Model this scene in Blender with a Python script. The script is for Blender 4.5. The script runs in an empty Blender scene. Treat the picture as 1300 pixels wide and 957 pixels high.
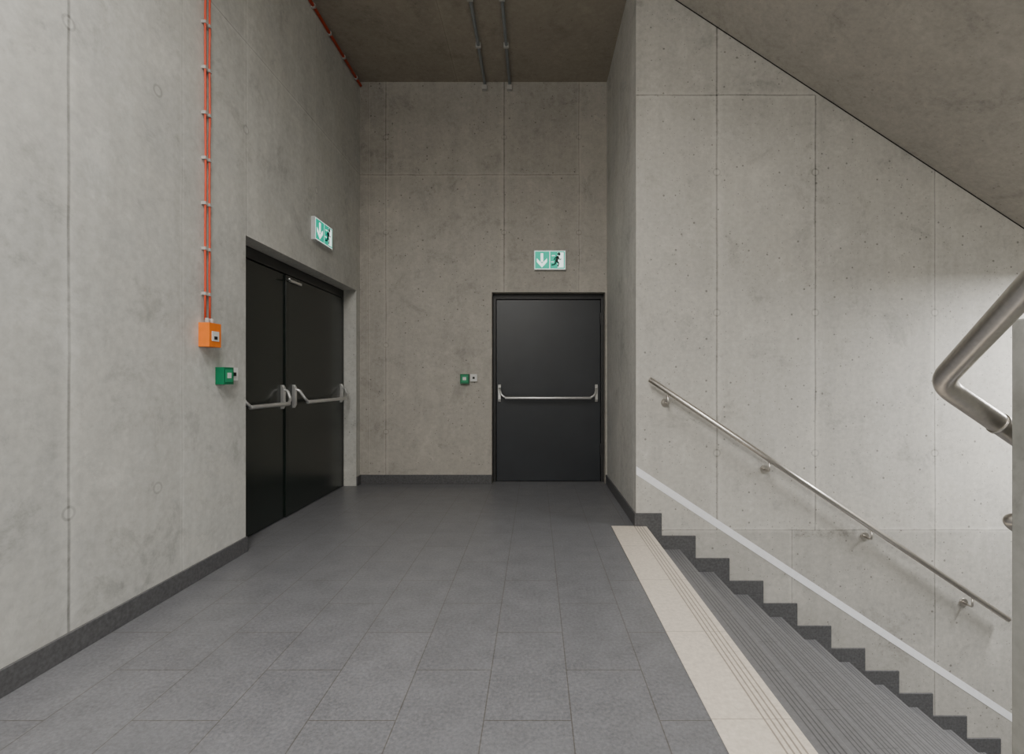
import bpy, bmesh, math
from mathutils import Vector, Matrix

F=620.0; EYE=1.2
YB=5.636; YF=4.0; XL=-2.027; XR=0.822; ZC=4.636
XS=0.90; TR=0.277; RI=0.184; NST=12; YN=1.10

scene=bpy.context.scene
# ---------------------------------------------------------------- materials
class NT:
    def __init__(s,name):
        s.m=bpy.data.materials.new(name); s.m.use_nodes=True
        s.t=s.m.node_tree; s.b=s.t.nodes['Principled BSDF']
        g=s.t.nodes.new('ShaderNodeNewGeometry'); s.P=g.outputs['Position']
        sp=s.t.nodes.new('ShaderNodeSeparateXYZ'); s.t.links.new(s.P,sp.inputs[0])
        s.X,s.Y,s.Z=sp.outputs
    def put(s,sock,v):
        if isinstance(v,bpy.types.NodeSocket): s.t.links.new(v,sock)
        else: sock.default_value=v
    def M(s,op,a,b=None,c=None,clamp=False):
        n=s.t.nodes.new('ShaderNodeMath'); n.operation=op; n.use_clamp=clamp
        s.put(n.inputs[0],a)
        if b is not None: s.put(n.inputs[1],b)
        if c is not None: s.put(n.inputs[2],c)
        return n.outputs[0]
    def MR(s,v,a,b,c,d,smooth=True):
        n=s.t.nodes.new('ShaderNodeMapRange'); n.interpolation_type='SMOOTHSTEP' if smooth else 'LINEAR'
        s.put(n.inputs[0],v)
        for i,x in enumerate((a,b,c,d)): s.put(n.inputs[1+i],x)
        return n.outputs[0]
    def scale(s,vec,sc):
        n=s.t.nodes.new('ShaderNodeVectorMath'); n.operation='MULTIPLY'
        s.put(n.inputs[0],vec); n.inputs[1].default_value=sc
        return n.outputs[0]
    def comb(s,x,y,z):
        n=s.t.nodes.new('ShaderNodeCombineXYZ')
        for i,v in enumerate((x,y,z)): s.put(n.inputs[i],v)
        return n.outputs[0]
    def noise(s,sc,det=4,rough=.55,vec=None,dist=0):
        n=s.t.nodes.new('ShaderNodeTexNoise'); s.put(n.inputs['Vector'],vec if vec is not None else s.P)
        n.inputs['Scale'].default_value=sc; n.inputs['Detail'].default_value=det; n.inputs['Roughness'].default_value=rough
        n.inputs['Distortion'].default_value=dist
        return n.outputs[0]
    def vor(s,sc):
        n=s.t.nodes.new('ShaderNodeTexVoronoi'); s.put(n.inputs['Vector'],s.P); n.inputs['Scale'].default_value=sc
        return n.outputs['Distance'],n.outputs['Color']
    def mix(s,f,a,b,bt='MIX'):
        n=s.t.nodes.new('ShaderNodeMix'); n.data_type='RGBA'; n.blend_type=bt
        s.put(n.inputs[0],f)
        s.put(n.inputs[6],a if isinstance(a,bpy.types.NodeSocket) else (*a,1))
        s.put(n.inputs[7],b if isinstance(b,bpy.types.NodeSocket) else (*b,1))
        return n.outputs[2]
    def mul(s,col,val):
        n=s.t.nodes.new('ShaderNodeVectorMath'); n.operation='SCALE'
        s.put(n.inputs[0],col); s.put(n.inputs['Scale'],val)
        return n.outputs[0]
    def bump(s,h,strength=.5,dist=.003):
        n=s.t.nodes.new('ShaderNodeBump'); s.put(n.inputs['Height'],h)
        n.inputs['Strength'].default_value=strength; n.inputs['Distance'].default_value=dist
        s.t.links.new(n.outputs[0],s.b.inputs['Normal'])
    def fin(s,col,rough=.5,metal=0,spec=.5):
        s.put(s.b.inputs['Base Color'],col if isinstance(col,bpy.types.NodeSocket) else (*col,1))
        s.put(s.b.inputs['Roughness'],rough); s.b.inputs['Metallic'].default_value=metal
        s.b.inputs['Specular IOR Level'].default_value=spec
        return s.m

def concrete(name,c1,c2,seams=(),plugs=(),rough=.6,contrast=1.0,patch=None,low=None,pores=1.0):
    """seams: (axis,value,otheraxis,lo,hi,width,dark)   plugs: (axis,u,z)"""
    n=NT(name); ax={'x':n.X,'y':n.Y,'z':n.Z}
    cloud=n.noise(1.1,7,.74,dist=.3); fine=n.noise(26,3,.65)
    streak=n.noise(1,4,.65,n.scale(n.P,(8,8,.6)))
    wob=n.M('MULTIPLY',n.M('SUBTRACT',n.noise(2.2,2),.5),.014)
    v=n.M('ADD',n.MR(cloud,.3,.7,1-.22*contrast,1+.22*contrast,False),n.MR(streak,.3,.7,-.06*contrast,.06*contrast,False))
    v=n.M('ADD',v,n.MR(fine,.3,.7,-.10,.10,False))
    bn=n.noise(2.8,6,.78,dist=.4)
    v=n.M('SUBTRACT',v,n.MR(bn,.53,.66,0,.19*contrast))
    v=n.M('ADD',v,n.MR(bn,.33,.46,.13*contrast,0))
    var=n.MR(bn,.35,.6,.8,1.2)
    sg=1
    for (a,val,o,lo,hi,w,st) in seams:
        cd_=n.M('ADD',ax[a],wob)
        d=n.M('ABSOLUTE',n.M('SUBTRACT',cd_,val))
        m=n.MR(d,w*.3,w,1,0)
        hal=n.MR(d,w,w*6,1,0)
        inside=n.M('MULTIPLY',n.M('GREATER_THAN',ax[o],lo),n.M('LESS_THAN',ax[o],hi))
        v=n.M('ADD',v,n.M('MULTIPLY',n.M('SUBTRACT',n.M('MULTIPLY',hal,.10),n.M('MULTIPLY',m,st+.24)),n.M('MULTIPLY',inside,var)))
        v=n.M('ADD',v,n.M('MULTIPLY',n.M('MULTIPLY',n.M('GREATER_THAN',cd_,val),inside),.06*sg)); sg=-sg
    for (a,u,z) in plugs:
        d=n.M('SQRT',n.M('ADD',n.M('POWER',n.M('SUBTRACT',ax[a],u),2.),n.M('POWER',n.M('SUBTRACT',n.Z,z),2.)))
        ring=n.MR(n.M('ABSOLUTE',n.M('SUBTRACT',d,.027)),.003,.009,.24,0)
        v=n.M('SUBTRACT',n.M('ADD',v,n.MR(d,.018,.026,.08,0)),ring)
    d,c=n.vor(20); sx=n.t.nodes.new('ShaderNodeSeparateXYZ'); n.t.links.new(c,sx.inputs[0])
    po=n.M('LESS_THAN',d,n.MR(sx.outputs[0],.55,1,0,.19,False))
    d2,c2_=n.vor(50); sy=n.t.nodes.new('ShaderNodeSeparateXYZ'); n.t.links.new(c2_,sy.inputs[0])
    pore2=n.M('LESS_THAN',d2,n.MR(sy.outputs[0],.7,1,0,.28,False))
    po=n.M('MAXIMUM',po,n.M('MULTIPLY',pore2,.7))
    v=n.M('MULTIPLY',v,n.M('SUBTRACT',1,n.M('MULTIPLY',po,.5*pores)))
    if patch:
        (a,lo,hi,z,h)=patch
        g=n.M('MULTIPLY',n.MR(ax[a],lo,lo+.15,0,1),n.MR(ax[a],hi-.15,hi,1,0))
        dz=n.M('ABSOLUTE',n.M('SUBTRACT',n.M('ADD',n.Z,n.M('MULTIPLY',wob,4)),z))
        k=n.M('MULTIPLY',n.M('MULTIPLY',g,n.MR(dz,h*.3,h,1,0)),n.MR(n.noise(16,5,.75),.42,.62,0,1))
        v=n.M('SUBTRACT',v,n.M('MULTIPLY',k,.30))
    if low:
        v=n.M('MULTIPLY',v,n.MR(n.Z,low[0]-.02,low[0],low[1],1))
    col=n.mul(n.mix(n.MR(cloud,.40,.60,0,1),c1,c2),v)
    n.bump(fine,.25,.002)
    return n.fin(col,rough,0,.4)

def plain(name,col,rough=.5,metal=0,spec=.5,var=.06,nsc=20):
    n=NT(name)
    v=n.MR(n.noise(nsc,2),.3,.7,1-var,1+var,False)
    return n.fin(n.mul(col,v),rough,metal,spec)

def emis(name,col,e):
    n=NT(name); n.fin(col,.4)
    n.b.inputs['Emission Color'].default_value=(*col,1); n.b.inputs['Emission Strength'].default_value=e
    return n.m

m_left=concrete('concrete_left',(.50,.50,.474),(.46,.455,.425),
   seams=[('y',2.12,'z',-1,9,.010,.20),('z',3.564,'y',1,9,.006,.13),('y',3.42,'z',2.2,9,.005,.14),('y',4.52,'z',2.2,9,.006,.14),('y',2.80,'z',-1,9,.004,.0)],
   plugs=[('y',2.12,2.75),('y',2.12,.62),('y',4.52,2.95),('y',2.62,2.75),('y',2.62,.62),('y',3.42,2.95)])
m_back=concrete('concrete_back',(.395,.372,.334),(.355,.334,.298),
   seams=[('x',-1.727,'z',-1,9,.007,.15),('x',-.364,'z',2.21,9,.012,.20),('x',.5,'z',2.21,9,.006,.16),('z',3.564,'x',-3,.5,.007,.17),('x',-1.93,'z',-1,9,.004,.1)],
   plugs=[('x',-1.727,2.9),('x',-1.727,1.6),('x',-.364,2.9),('x',.5,2.9),('x',-1.727,4.0),('x',-.364,4.0),('x',.5,4.0),('x',-1.727,.6)])
m_ret=concrete('concrete_return',(.52,.515,.49),(.48,.47,.445),seams=[('y',4.75,'z',-1,9,.006,.13)])
m_stair=concrete('concrete_stairwell',(.49,.476,.442),(.445,.43,.395),
   seams=[('x',1.484,'z',-.03,9,.011,.20),('x',2.29,'z',-.03,3.53,.009,.22),('x',3.27,'z',-3,9,.007,.17),('z',3.53,'x',.5,2.29,.008,.20),('z',-.03,'x',-1,9,.006,.10),('x',2.1,'z',-4,-.03,.006,.14)],
   plugs=[('x',1.484,2.9),('x',1.484,.6),('x',2.29,2.9),('x',2.29,1.75),('x',1.484,1.75),('x',3.27,1.75),('x',2.29,.6),('x',3.27,.6)],
   patch=('x',2.0,2.85,-.045,.055),low=(-.03,.92),contrast=.9)
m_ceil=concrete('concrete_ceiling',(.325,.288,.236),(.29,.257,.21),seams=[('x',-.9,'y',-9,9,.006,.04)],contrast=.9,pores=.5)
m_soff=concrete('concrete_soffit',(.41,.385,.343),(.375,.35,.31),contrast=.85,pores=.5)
m_par=concrete('concrete_parapet',(.24,.24,.22),(.20,.20,.185))

def tilemat(name,c1,c2,bw,rh,ox,oy,mortar,mc,rough=.36):
    n=NT(name)
    a=n.M('ADD',n.Y,oy); b=n.M('ADD',n.X,ox)
    vec=n.comb(a,b,0.)
    br=n.t.nodes.new('ShaderNodeTexBrick'); n.put(br.inputs['Vector'],vec)
    br.offset=.5; br.offset_frequency=2; br.squash=1
    br.inputs['Scale'].default_value=1; br.inputs['Brick Width'].default_value=bw; br.inputs['Row Height'].default_value=rh
    br.inputs['Mortar Size'].default_value=mortar; br.inputs['Mortar Smooth'].default_value=.1; br.inputs['Bias'].default_value=0
    br.inputs['Color1'].default_value=(*c1,1); br.inputs['Color2'].default_value=(*c2,1); br.inputs['Mortar'].default_value=(*mc,1)
    f=n.noise(70,4,.75)
    v=n.M('ADD',n.MR(f,.3,.7,.74,1.26,False),n.MR(n.noise(6,4,.65),.3,.7,-.12,.12,False))
    col=n.mul(br.outputs['Color'],v)
    n.bump(f,.25,.002)
    return n.fin(col,rough,0,.5)
m_floor=tilemat('floor_tile',(.150,.152,.162),(.141,.143,.153),.6,.31,-.127+3.1,-.52+6,.0022,(.090,.084,.080))
m_skirt=plain('skirting_tile',(.092,.092,.096),.45,var=.25,nsc=60)

def groovemat(name,base,gcol,period,off,lo,hi,n_g):
    n=NT(name)
    u=n.M('MODULO',n.M('ADD',n.X,off),period)
    fr=n.M('FRACT',n.M('DIVIDE',n.M('SUBTRACT',u,lo),(hi-lo)/n_g))
    ln=n.M('MULTIPLY',n.M('LESS_THAN',n.M('ABSOLUTE',n.M('SUBTRACT',fr,.5)),.15),n.M('MULTIPLY',n.M('GREATER_THAN',u,lo),n.M('LESS_THAN',u,hi)))
    jt=n.M('MODULO',n.M('ADD',n.Y,6-.52),.6)
    m=n.M('MAXIMUM',ln,n.M('MULTIPLY',n.M('LESS_THAN',jt,.005),.6))
    v=n.MR(n.noise(50,4,.7),.3,.7,.86,1.14,False)
    return n.fin(n.mul(n.mix(m,base,gcol),v),.42,0,.5)
m_tread=groovemat('stair_tread_tile',(.150,.151,.158),(.070,.070,.073),TR,-XS+TR*20,.175,.262,4)
m_tact=groovemat('nosing_tile_beige',(.62,.555,.475),(.28,.24,.20),1.0,10-.62,.175,.262,4)
m_steel=plain('brushed_stainless_steel',(.64,.61,.57),.32,1,var=.06,nsc=90)
m_steel2=plain('satin_aluminium',(.70,.70,.69),.38,.85,var=.05)
m_doorb=plain('door_paint_anthracite',(.022,.0255,.031),.38,0,.55,var=.1,nsc=3)
m_doorl=plain('door_paint_black_green',(.009,.014,.0115),.24,0,.55,var=.1,nsc=3)
m_framed=plain('door_frame_paint',(.024,.024,.024),.45)
m_rub=plain('dark_gap',(.006,.006,.006),.8)
m_oran=plain('orange_plastic',(.88,.20,.01),.4)
m_whit=plain('white_plastic',(.72,.72,.70),.4)
m_grnp=plain('green_plastic',(.0,.17,.07),.35)
m_grnd=plain('green_plastic_light',(.02,.30,.14),.35)
m_cable=plain('orange_red_cable',(.66,.06,.015),.45)
m_clip=plain('grey_clip',(.45,.44,.42),.5)
m_cond=plain('grey_conduit',(.22,.235,.24),.45)
m_line=plain('white_wall_paint',(.90,.91,.94),.6,var=.04)
m_sg=emis('sign_green',(.0,.42,.28),.8)
m_sw=emis('sign_white',(.85,1.,.95),1.2)
m_sd=plain('sign_pictogram_dark',(.0,.05,.035),.5)
m_shell=plain('sign_housing',(.6,.62,.62),.4)
m_lamp=emis('lamp_diffuser',(1,.96,.9),3)

# ---------------------------------------------------------------- geometry helpers
class B:
    def __init__(s,name,mats,bevel=0):
        s.n=name; s.mats=mats; s.bm=bmesh.new(); s.bev=bevel
    def prism(s,base,off,mat=0):
        off=Vector(off); a=[s.bm.verts.new(Vector(p)) for p in base]; b=[s.bm.verts.new(Vector(p)+off) for p in base]
        fs=[s.bm.faces.new(a),s.bm.faces.new(b[::-1])]
        n=len(a)
        for i in range(n): fs.append(s.bm.faces.new((a[i],b[i],b[(i+1)%n],a[(i+1)%n])))
        for f in fs: f.material_index=mat
        return fs
    def box(s,x0,x1,y0,y1,z0,z1,mat=0):
        return s.prism([(x0,y0,z0),(x1,y0,z0),(x1,y1,z0),(x0,y1,z0)],(0,0,z1-z0),mat)
    def tube(s,pts,r,seg=14,mat=0):
        pts=[Vector(p) for p in pts]; rings=[]; N=len(pts)
        t=(pts[1]-pts[0]).normalized(); u=t.orthogonal().normalized()
        for i,p in enumerate(pts):
            if i==0: t=(pts[1]-pts[0]).normalized()
            elif i==N-1: t=(pts[-1]-pts[-2]).normalized()
            else:
                a=(pts[i]-pts[i-1]).normalized(); b=(pts[i+1]-pts[i]).normalized(); t=(a+b).normalized()
            u=(u-t*u.dot(t)).normalized(); w=t.cross(u)
            rings.append([s.bm.verts.new(p+r*(math.cos(2*math.pi*k/seg)*u+math.sin(2*math.pi*k/seg)*w)) for k in range(seg)])
        for i in range(N-1):
            for k in range(seg):
                f=s.bm.faces.new((rings[i][k],rings[i][(k+1)%seg],rings[i+1][(k+1)%seg],rings[i+1][k])); f.material_index=mat; f.smooth=True
        for rg in (rings[0],rings[-1]):
            f=s.bm.faces.new(rg); f.material_index=mat
    def done(s,parent=None):
        bmesh.ops.recalc_face_normals(s.bm,faces=s.bm.faces)
        me=bpy.data.meshes.new(s.n); s.bm.to_mesh(me); s.bm.free()
        for m in s.mats: me.materials.append(m)
        o=bpy.data.objects.new(s.n,me); scene.collection.objects.link(o)
        if s.bev:
            md=o.modifiers.new('bevel','BEVEL'); md.width=s.bev; md.segments=2; md.limit_method='ANGLE'; md.angle_limit=math.radians(50)
        if parent: o.parent=parent
        return o
def fillet(pts,r,n=8):
    pts=[Vector(p) for p in pts]; out=[pts[0]]
    for i in range(1,len(pts)-1):
        p=pts[i]; a=(pts[i-1]-p); b=(pts[i+1]-p)
        rr=min(r,a.length*.48,b.length*.48)
        p0=p+a.normalized()*rr; p1=p+b.normalized()*rr
        for k in range(n+1):
            t=k/n; out.append((1-t)**2*p0+2*t*(1-t)*p+t*t*p1)
    out.append(pts[-1]); return out

# ---------------------------------------------------------------- room shell
T=.30; YR=-2.2; XE=6.2; ZB=-3.0
OL0,OL1,OH=3.415,5.52,2.21
w=B('wall_left',[m_left])
w.box(XL-T,XL,YR,OL0,0,ZC); w.box(XL-T,XL,OL1,YB+T,0,ZC); w.box(XL-T,XL,OL0,OL1,OH,ZC)
w.done()
OB0,OB1=-.505,.805
w=B('wall_back',[m_back])
w.box(XL,OB0,YB,YB+T,0,ZC); w.box(OB1,XR,YB,YB+T,0,ZC); w.box(OB0,OB1,YB,YB+T,OH,ZC)
w.done()
w=B('wall_right',[m_ret])
w.prism([(XR,YF,0),(XR+T,YF+T,0),(XR+T,YB+T,0),(XR,YB+T,0)],(0,0,ZC)); w.done()
w=B('wall_stairwell',[m_stair])
w.prism([(XR,YF,ZB),(XE,YF,ZB),(XE,YF+T,ZB),(XR+T,YF+T,ZB)],(0,0,ZC-ZB)); w.done()
w=B('wall_end',[m_stair]); w.box(XE,XE+T,YR,YF+T,ZB,ZC); w.done()
w=B('wall_rear',[m_left]); w.box(XL-T,XE+T,YR-T,YR,ZB,ZC); w.done()
f=B('floor',[m_floor])
f.prism([(XL-T,YR,-.25),(1.45,YR,-.25),(1.45,.92,-.25),(XS-.001,.92,-.25),(XS-.001,YF,-.25),(XR,YF,-.25),(XR,YB+T,-.25),(XL-T,YB+T,-.25)],(0,0,.25)); f.done()
c=B('ceiling',[m_ceil])
c.prism([(XL-T,YR-T,ZC),(XE+T,YR-T,ZC),(XE+T,YB+T,ZC),(XL-T,YB+T,ZC)],(0,0,.25)); c.done()
sz=lambda x:5.063-.656*x
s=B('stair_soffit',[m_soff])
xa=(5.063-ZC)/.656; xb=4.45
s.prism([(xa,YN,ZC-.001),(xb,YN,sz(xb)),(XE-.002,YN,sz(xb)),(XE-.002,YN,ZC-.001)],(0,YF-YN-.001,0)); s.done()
t=B('trim_1',[m_rub]); 
t.prism([(xa+.2,YF-.006,sz(xa+.2)-.007),(xb,YF-.006,sz(xb)-.007),(xb,YF-.006,sz(xb)-.001),(xa+.2,YF-.006,sz(xa+.2)-.001)],(0,.005,0)); t.done()

st=B('staircase',[m_tread,m_skirt],bevel=.004)
prof=[(XS,-RI)]
for k in range(1,NST+1):
    prof.append((XS+k*TR,-k*RI)); prof.append((XS+k*TR,-(k+1)*RI))
zl=-(NST+1)*RI
prof.append((XE-.002,zl)); prof.append((XE-.002,zl-.25)); prof.append((XS+NST*TR-.1,zl-.25)); prof.append((XS,-RI-.35))
st.prism([(x,YN+.001,z) for x,z in prof],(0,YF-YN-.003,0)); st.done()
n_=B('nosing_tile_strip',[m_tact],bevel=.002)
n_.box(.62,XS+.004,YN-.18,YF-.002,0.0,.004); n_.box(XS,XS+.006,YN+.001,YF-.002,-RI+.001,.003); n_.done()

SK=.105
b=B('baseboard_left',[m_skirt],.002); b.box(XL,XL+.014,YR,OL0,0,SK); b.box(XL,XL+.014,OL1,YB,0,SK); b.done()
b=B('baseboard_back',[m_skirt],.002); b.box(XL+.014,OB0,YB-.014,YB,0,SK); b.done()
b=B('baseboard_right',[m_skirt],.002); b.box(XR-.014,XR,YF-.014,YB,0,SK); b.done()
b=B('baseboard_stairwell',[m_skirt],.002)
b.box(XR,XS+.13,YF-.014,YF,.0,.11); b.box(XS,XS+.13,YF-.0141,YF,-RI,.0)
for k in range(1,NST+1):
    b.box(XS+(k-1)*TR+.13,XS+k*TR+.13,YF-.014,YF,-k*RI,-k*RI+.11)
    b.box(XS+k*TR,XS+k*TR+.13,YF-.0141,YF,-(k+1)*RI,-k*RI)
b.done()
p=B('trim_2',[m_line])
zA,zB=.458,-1.284; xA,xB=XR+.002,3.47; sl=(zB-zA)/(xB-xA); x2=4.3
h=.034
p.prism([(xA,YF-.002,zA-h),(x2,YF-.002,zA+sl*(x2-xA)-h),(x2,YF-.002,zA+sl*(x2-xA)+h),(xA,YF-.002,zA+h)],(0,.0015,0)); p.done()

def panic_bar(bl,O,U,N,width,mi):
    O=Vector(O);U=Vector(U);N=Vector(N);Zv=Vector((0,0,1))
    for sgn in (-1,1):
        c=O+U*sgn*width/2
        prof=[(-.06,0),(.145,0),(.145,.016),(.12,.030),(-.03,.030),(-.06,.016)]
        base=[c-U*.016+Zv*z+N*n for z,n in prof]
        bl.prism(base,U*.032,mi)
        a=c+Zv*.105+N*.02
        pts=fillet([a,a+N*.035-Zv*.01-U*sgn*.004,c+Zv*.02+N*.095-U*sgn*.03,c-Zv*.012+N*.10-U*sgn*.085],.03,5)
        bl.tube(pts,.012,10,mi)
    l=O-U*(width/2-.07)+N*.10-Zv*.012; r=O+U*(width/2-.07)+N*.10-Zv*.012
    bl.tube([l,r],.0165,14,mi)

RD=.13; yl=YB+RD
d=B('door_2',[m_doorb,m_framed,m_rub,m_steel2],.002)
fw=.035
g=.003
d.box(OB0+g,OB0+fw+g,yl-.02,yl+.08,0,OH-g,1); d.box(OB1-fw-g,OB1-g,yl-.02,yl+.08,0,OH-g,1); d.box(OB0+fw+g,OB1-fw-g,yl-.02,yl+.08,OH-.06,OH-g,1)
d.box(OB0+fw+.004,OB1-fw-.004,yl+.05,yl+.07,.002,OH-.062,2)
d.box(OB0+fw+.009,OB1-fw-.009,yl,yl+.05,.008,OH-.068,0)
panic_bar(d,((OB0+OB1)/2-.005,yl,1.0),(1,0,0),(0,-1,0),1.14,3)
for z in (.3,1.85):
    d.tube([(OB1-fw-.006,yl-.012,z),(OB1-fw-.006,yl-.012,z+.14)],.009,10,1)
d.done()
xl=XL-.155
d=B('door_1',[m_doorl,m_framed,m_rub,m_steel2],.002)
d.box(xl-.08,xl+.015,OL0+g,OL0+.05,0,OH-g,1); d.box(xl-.08,xl+.015,OL1-.045,OL1-g,0,OH-g,1); d.box(xl-.08,xl+.015,OL0+.05,OL1-.045,OH-.09,OH-g,1)
ysp=4.27
d.box(xl-.07,xl-.05,OL0+.05,OL1-.045,.002,OH-.09,2)
d.box(xl-.05,xl,OL0+.055,ysp-.004,.008,OH-.096,0)
d.box(xl-.05,xl+.012,ysp+.004,OL1-.051,.008,OH-.096,0)
d.box(xl,xl+.014,ysp-.03,ysp+.002,.008,OH-.096,0)
panic_bar(d,(xl,(OL0+ysp)/2+.0,1.01),(0,1,0),(1,0,0),.70,3)
panic_bar(d,(xl+.012,(ysp+OL1)/2,1.01),(0,1,0),(1,0,0),1.06,3)
d.box(xl+.012,xl+.035,ysp+.02,ysp+.22,OH-.150,OH-.128,3)
d.tube([(xl+.02,ysp+.04,OH-.14),(xl+.06,ysp-.06,OH-.14)],.007,8,3)
d.done()

def exit_sign(O,U,N,W=.365,H=.225):
    bl=B('exit_sign',[m_shell,m_sg,m_sw,m_sd],0)
    O=Vector(O);U=Vector(U);N=Vector(N);Zv=Vector((0,0,1))
    def P(u,v,n): return O+U*(u-.5)*W+Zv*(v-.5)*H+N*n
    def poly(pts,n,m,th=.001): bl.prism([P(u,v,n) for u,v in pts],N*th,m)
    def rect(a,b,c,e,n,m,th=.001): poly([(a,c),(b,c),(b,e),(a,e)],n,m,th)
    rect(0,1,0,1,0,0,.035)
    rect(.02,.98,.04,.96,.035,2)
    rect(.03,.487,.06,.94,.036,1); rect(.503,.97,.06,.94,.036,1)
    rect(.21,.29,.40,.84,.037,2)
    poly([(.25,.12),(.41,.40),(.41,.58),(.25,.32)],.037,2); poly([(.25,.12),(.25,.32),(.09,.58),(.09,.40)],.037,2)
    rect(.74,.93,.12,.88,.037,2)
    def seg(a,b,wd,m=3,n=.038):
        ax,ay=a[0]*W,a[1]*H; bx,by=b[0]*W,b[1]*H
        dx,dy=bx-ax,by-ay; L=math.hypot(dx,dy); nx,ny=-dy/L*wd/2,dx/L*wd/2
        poly([((ax+nx)/W,(ay+ny)/H),((bx+nx)/W,(by+ny)/H),((bx-nx)/W,(by-ny)/H),((ax-nx)/W,(ay-ny)/H)],n,m)
    seg((.755,.70),(.70,.42),.032)
    cx,cy,r=.785,.80,.019
    poly([(cx+r*math.cos(k*math.pi/6)/W,cy+r*math.sin(k*math.pi/6)/H) for k in range(12)],.038,3)
    seg((.75,.66),(.67,.62),.013); seg((.67,.62),(.63,.50),.012)
    seg((.755,.66),(.80,.52),.013); seg((.80,.52),(.86,.55),.012)
    seg((.71,.45),(.78,.34),.018); seg((.78,.34),(.75,.16),.015)
    seg((.70,.43),(.65,.27),.018); seg((.65,.27),(.55,.24),.015)
    seg((.66,.72),(.56,.72),.008,2); seg((.62,.40),(.54,.40),.008,2)
    return bl.done()
exit_sign(((698-680)/110.,YB,2.573),(1,0,0),(0,-1,0))
exit_sign((XL,4.60,2.575),(0,1,0),(1,0,0),.38,.21)

a=B('fire_alarm_call_point',[m_oran,m_whit,m_rub,m_clip],.005)
y0,y1,z0,z1=2.935,3.045,1.40,1.545
a.box(XL,XL+.066,y0,y1,z0,z1,0)
a.box(XL+.066,XL+.069,y0+.022,y1-.022,z0+.035,z1-.05,1)
a.box(XL+.069,XL+.071,y0+.04,y1-.04,z0+.045,z0+.065,2)
a.tube([(XL+.03,(y0+y1)/2-.02,z1),(XL+.03,(y0+y1)/2-.02,z1+.03)],.012,10,3); a.tube([(XL+.03,(y0+y1)/2+.02,z1),(XL+.03,(y0+y1)/2+.02,z1+.03)],.012,10,3)
a.done()
def release(O,U,N):
    bl=B('emergency_door_release',[m_grnp,m_grnd,m_whit,m_rub],.004)
    O=Vector(O);U=Vector(U);N=Vector(N);Zv=Vector((0,0,1))
    def bx(u0,u1,v0,v1,n0,n1,m):
        bl.prism([O+U*u+Zv*v+N*n0 for u,v in ((u0,v0),(u1,v0),(u1,v1),(u0,v1))],N*(n1-n0),m)
    bx(-.05,.05,-.055,.055,0,.055,0); bx(-.036,.036,-.04,.04,.055,.058,1); bx(-.02,.02,-.015,.02,.058,.060,2)
    bx(.062,.142,-.03,.055,0,.028,2); bx(.09,.114,.0,.024,.028,.034,3)
    return bl.done()
release((XL,3.14,1.225),(0,1,0),(1,0,0))
release(((590.5-680)/110.,YB,1.21),(1,0,0),(0,-1,0))

cb=B('alarm_cable',[m_cable,m_clip])
ya=(y0+y1)/2
import random
random.seed(4)
for dy in (-.019,.019):
    pts=[]; z=z1+.02; k=0
    while z<ZC-.05:
        pts.append((XL+.018,ya+dy+random.uniform(-.003,.003),z)); z+=.135; k+=1
    pts.append((XL+.018,ya+dy,ZC-.02))
    cb.tube(pts,.0058,8,0)
z=z1+.17
while z<ZC-.1:
    for dy in (-.019,.019):
        cb.box(XL,XL+.027,ya+dy-.011,ya+dy+.011,z,z+.018,1)
    z+=.275
cb.done()
cb=B('ceiling_edge_cable',[m_cable,m_clip])
cb.tube([(XL+.02,YR+.05,ZC-.06),(XL+.02,YB-.03,ZC-.06)],.014,8,0); 
y=YR+.3
while y<YB:
    cb.box(XL,XL+.036,y,y+.02,ZC-.078,ZC-.042,1); y+=.35
cb.done()
for xx in (-.585,-.30):
    c_=B('ceiling_conduit',[m_cond,m_clip])
    c_.tube(fillet([(xx,YR+.1,ZC-.028),(xx,YB-.03,ZC-.028),(xx,YB-.03,ZC-.07)],.04),.016,12,0)
    y=YR+.35
    while y<YB-.05:
        c_.box(xx-.026,xx+.026,y,y+.025,ZC-.05,ZC,1); y+=.62
    c_.box(xx-.028,xx+.028,YB-.05,YB,ZC-.11,ZC-.06,1)
    c_.done()

sl=-.669
hr=B('handrail',[m_steel],0)
x0,zz0=.912,1.205; yr=YF-.085
rz=lambda x:zz0+sl*(x-x0)
hr.tube([(x0,yr,rz(x0)),(3.79,yr,rz(3.79))],.0225,18)
for px in (848,977,1107,1235):
    x=(px-680)/158.5
    z=rz(x)
    hr.tube([(x,YF,z-.095),(x,YF-.008,z-.095)],.034,20)
    hr.tube(fillet([(x,YF-.005,z-.095),(x,yr,z-.095),(x,yr,z-.02)],.02),.0085,10)
    hr.prism([(x-.03,yr-.012,z-.026-.03*sl),(x+.03,yr-.012,z-.026+.03*sl),(x+.03,yr+.012,z-.026+.03*sl),(x-.03,yr+.012,z-.026-.03*sl)],(0,0,.008))
hr.done()
XW=1.07
dv=B('stair_divider_wall',[m_par],.004)
zt=1.335
dv.prism([(XW,.92,zl),(XE-.002,.92,zl),(XE-.002,.92,ZC-.002),(XW+5.0,.92,ZC-.002),(XW+.08,.92,zt),(XW,.92,zt)],(0,YN-.001-.92,0)); dv.done()
hr=B('handrail',[m_steel],0)
yA=1.16; R=.024
Bp=(.958,yA,1.192); C=(.90,.845,1.412)
path=fillet([(4.0,yA,1.192-.68*(4.0-.958)),Bp,C,(3.9,.845,1.412+.656*3.0)],.045,10)
hr.tube(path,R,24)
def brk(x,z,yw,yr_):
    sg=1 if yr_>yw else -1
    hr.tube([(x,yw,z-.08),(x,yw+sg*.008,z-.08)],.032,18)
    hr.tube(fillet([(x,yw,z-.08),(x,yr_,z-.08),(x,yr_,z-.01)],.02),.009,10)
for x in (1.22,2.1,3.0,3.8): brk(x,1.192-.68*(x-.958),YN,yA)
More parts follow.
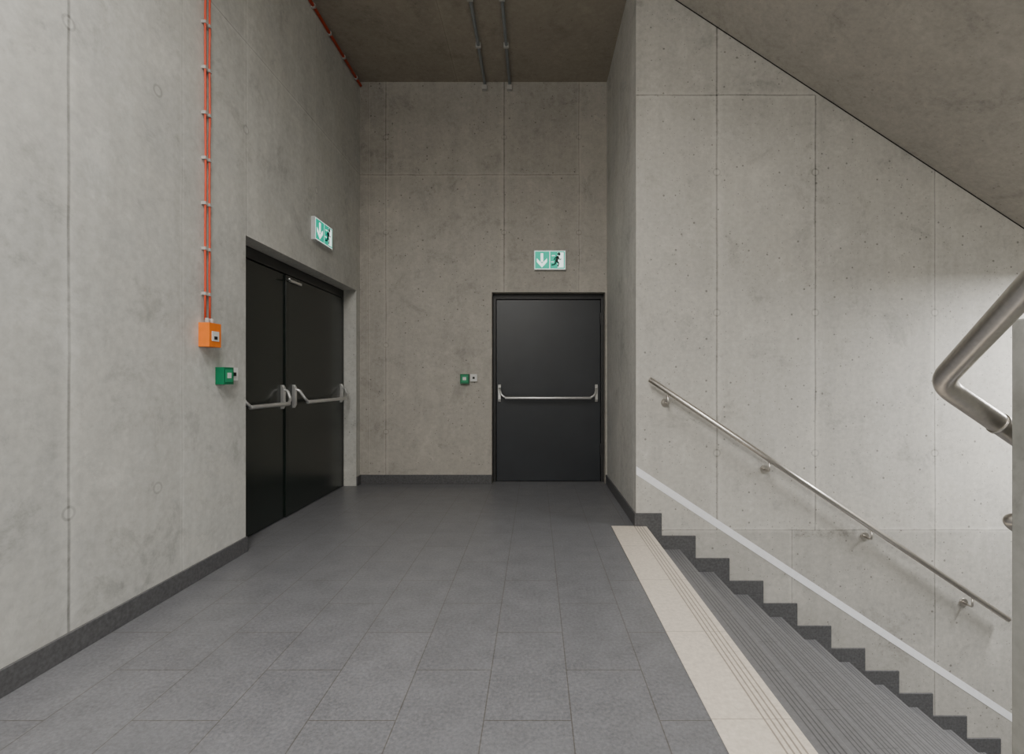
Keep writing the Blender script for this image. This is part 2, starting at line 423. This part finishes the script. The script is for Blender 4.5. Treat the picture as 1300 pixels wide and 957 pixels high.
t0=Vector((1.10,yA,1.192-.68*(1.10-.958))); dr=Vector((1,0,-.68)).normalized()
hr.tube([t0-dr*.004,t0+dr*.004],R+.0025,24)
hr.done()
hr=B('handrail',[m_steel],0)
hr.tube(fillet([(1.16,YN,.87),(1.115,yA,.872),(1.2,yA,.81),(4.0,yA,.81-.67*2.8)],.03),.016,16)
for x in (1.6,2.6,3.6): brk(x,.81-.67*(x-1.2),YN,yA)
hr.done()
up=B('staircase',[m_tread],.004)
prof=[(1.1,0.001)]
for k in range(12):
    prof.append((1.1+k*TR,(k+1)*RI)); prof.append((1.1+(k+1)*TR,(k+1)*RI))
xe=1.1+12*TR
prof+= [(XE-.002,12*RI),(XE-.002,12*RI-.25),(xe,12*RI-.25),(1.45,0.001)]
up.prism([(x,YR+.001,z) for x,z in prof],(0,.918-YR,0)); up.done()

# ---------------------------------------------------------------- lights (suspended direct/indirect luminaires)
def lamp(name,loc,size,down,upw,col,hang):
    e=bpy.data.objects.new(name,None); scene.collection.objects.link(e); e.location=loc
    h=B('housing',[m_shell,m_lamp],.004)
    sx,sy=size[0]/2,size[1]/2
    h.box(-sx-.02,sx+.02,-sy-.02,sy+.02,.006,.055,0)
    h.box(-sx,sx,-sy,sy,.0,.0055,1)
    if hang>0:
        for k in (-.8,.8):
            h.tube([(sx*k*(size[0]>size[1]),sy*k*(size[1]>size[0]),.05),(sx*k*(size[0]>size[1]),sy*k*(size[1]>size[0]),hang)],.003,6,0)
    h.done(e)
    for nm,en,z,rx in (('tube_light_down',down,-.01,0),('tube_light_up',upw,.07,math.pi)):
        if en<=0: continue
        L=bpy.data.lights.new(nm,'AREA'); L.shape='RECTANGLE'; L.size=size[0]; L.size_y=size[1]; L.energy=en; L.color=col
        o=bpy.data.objects.new(nm,L); scene.collection.objects.link(o); o.parent=e; o.location=(0,0,z); o.rotation_euler=(rx,0,0)
lamp('pendant_light',(-.75,-.35,3.5),(1.5,.2),138,118,(1,.98,.945),ZC-3.5)
lamp('pendant_light',(-.75,1.0,4.3),(1.5,.2),80,36,(1,.98,.945),ZC-4.3)
lamp('ceiling_light',(4.75,2.6,sz(xb)-.06),(.3,1.5),200,0,(1,.99,.97),0)
w=bpy.data.worlds.new('world'); scene.world=w; w.use_nodes=True
w.node_tree.nodes['Background'].inputs[0].default_value=(.05,.05,.05,1)

cd=bpy.data.cameras.new('camera'); cam=bpy.data.objects.new('camera',cd); scene.collection.objects.link(cam)
cam.location=(0,0,EYE); cam.rotation_euler=(math.radians(90),0,0)
cd.sensor_width=36; cd.sensor_fit='HORIZONTAL'; cd.lens=F/1300*36; cd.clip_start=.02
cd.shift_x=-30/1300; cd.shift_y=3.5/1300
scene.camera=cam
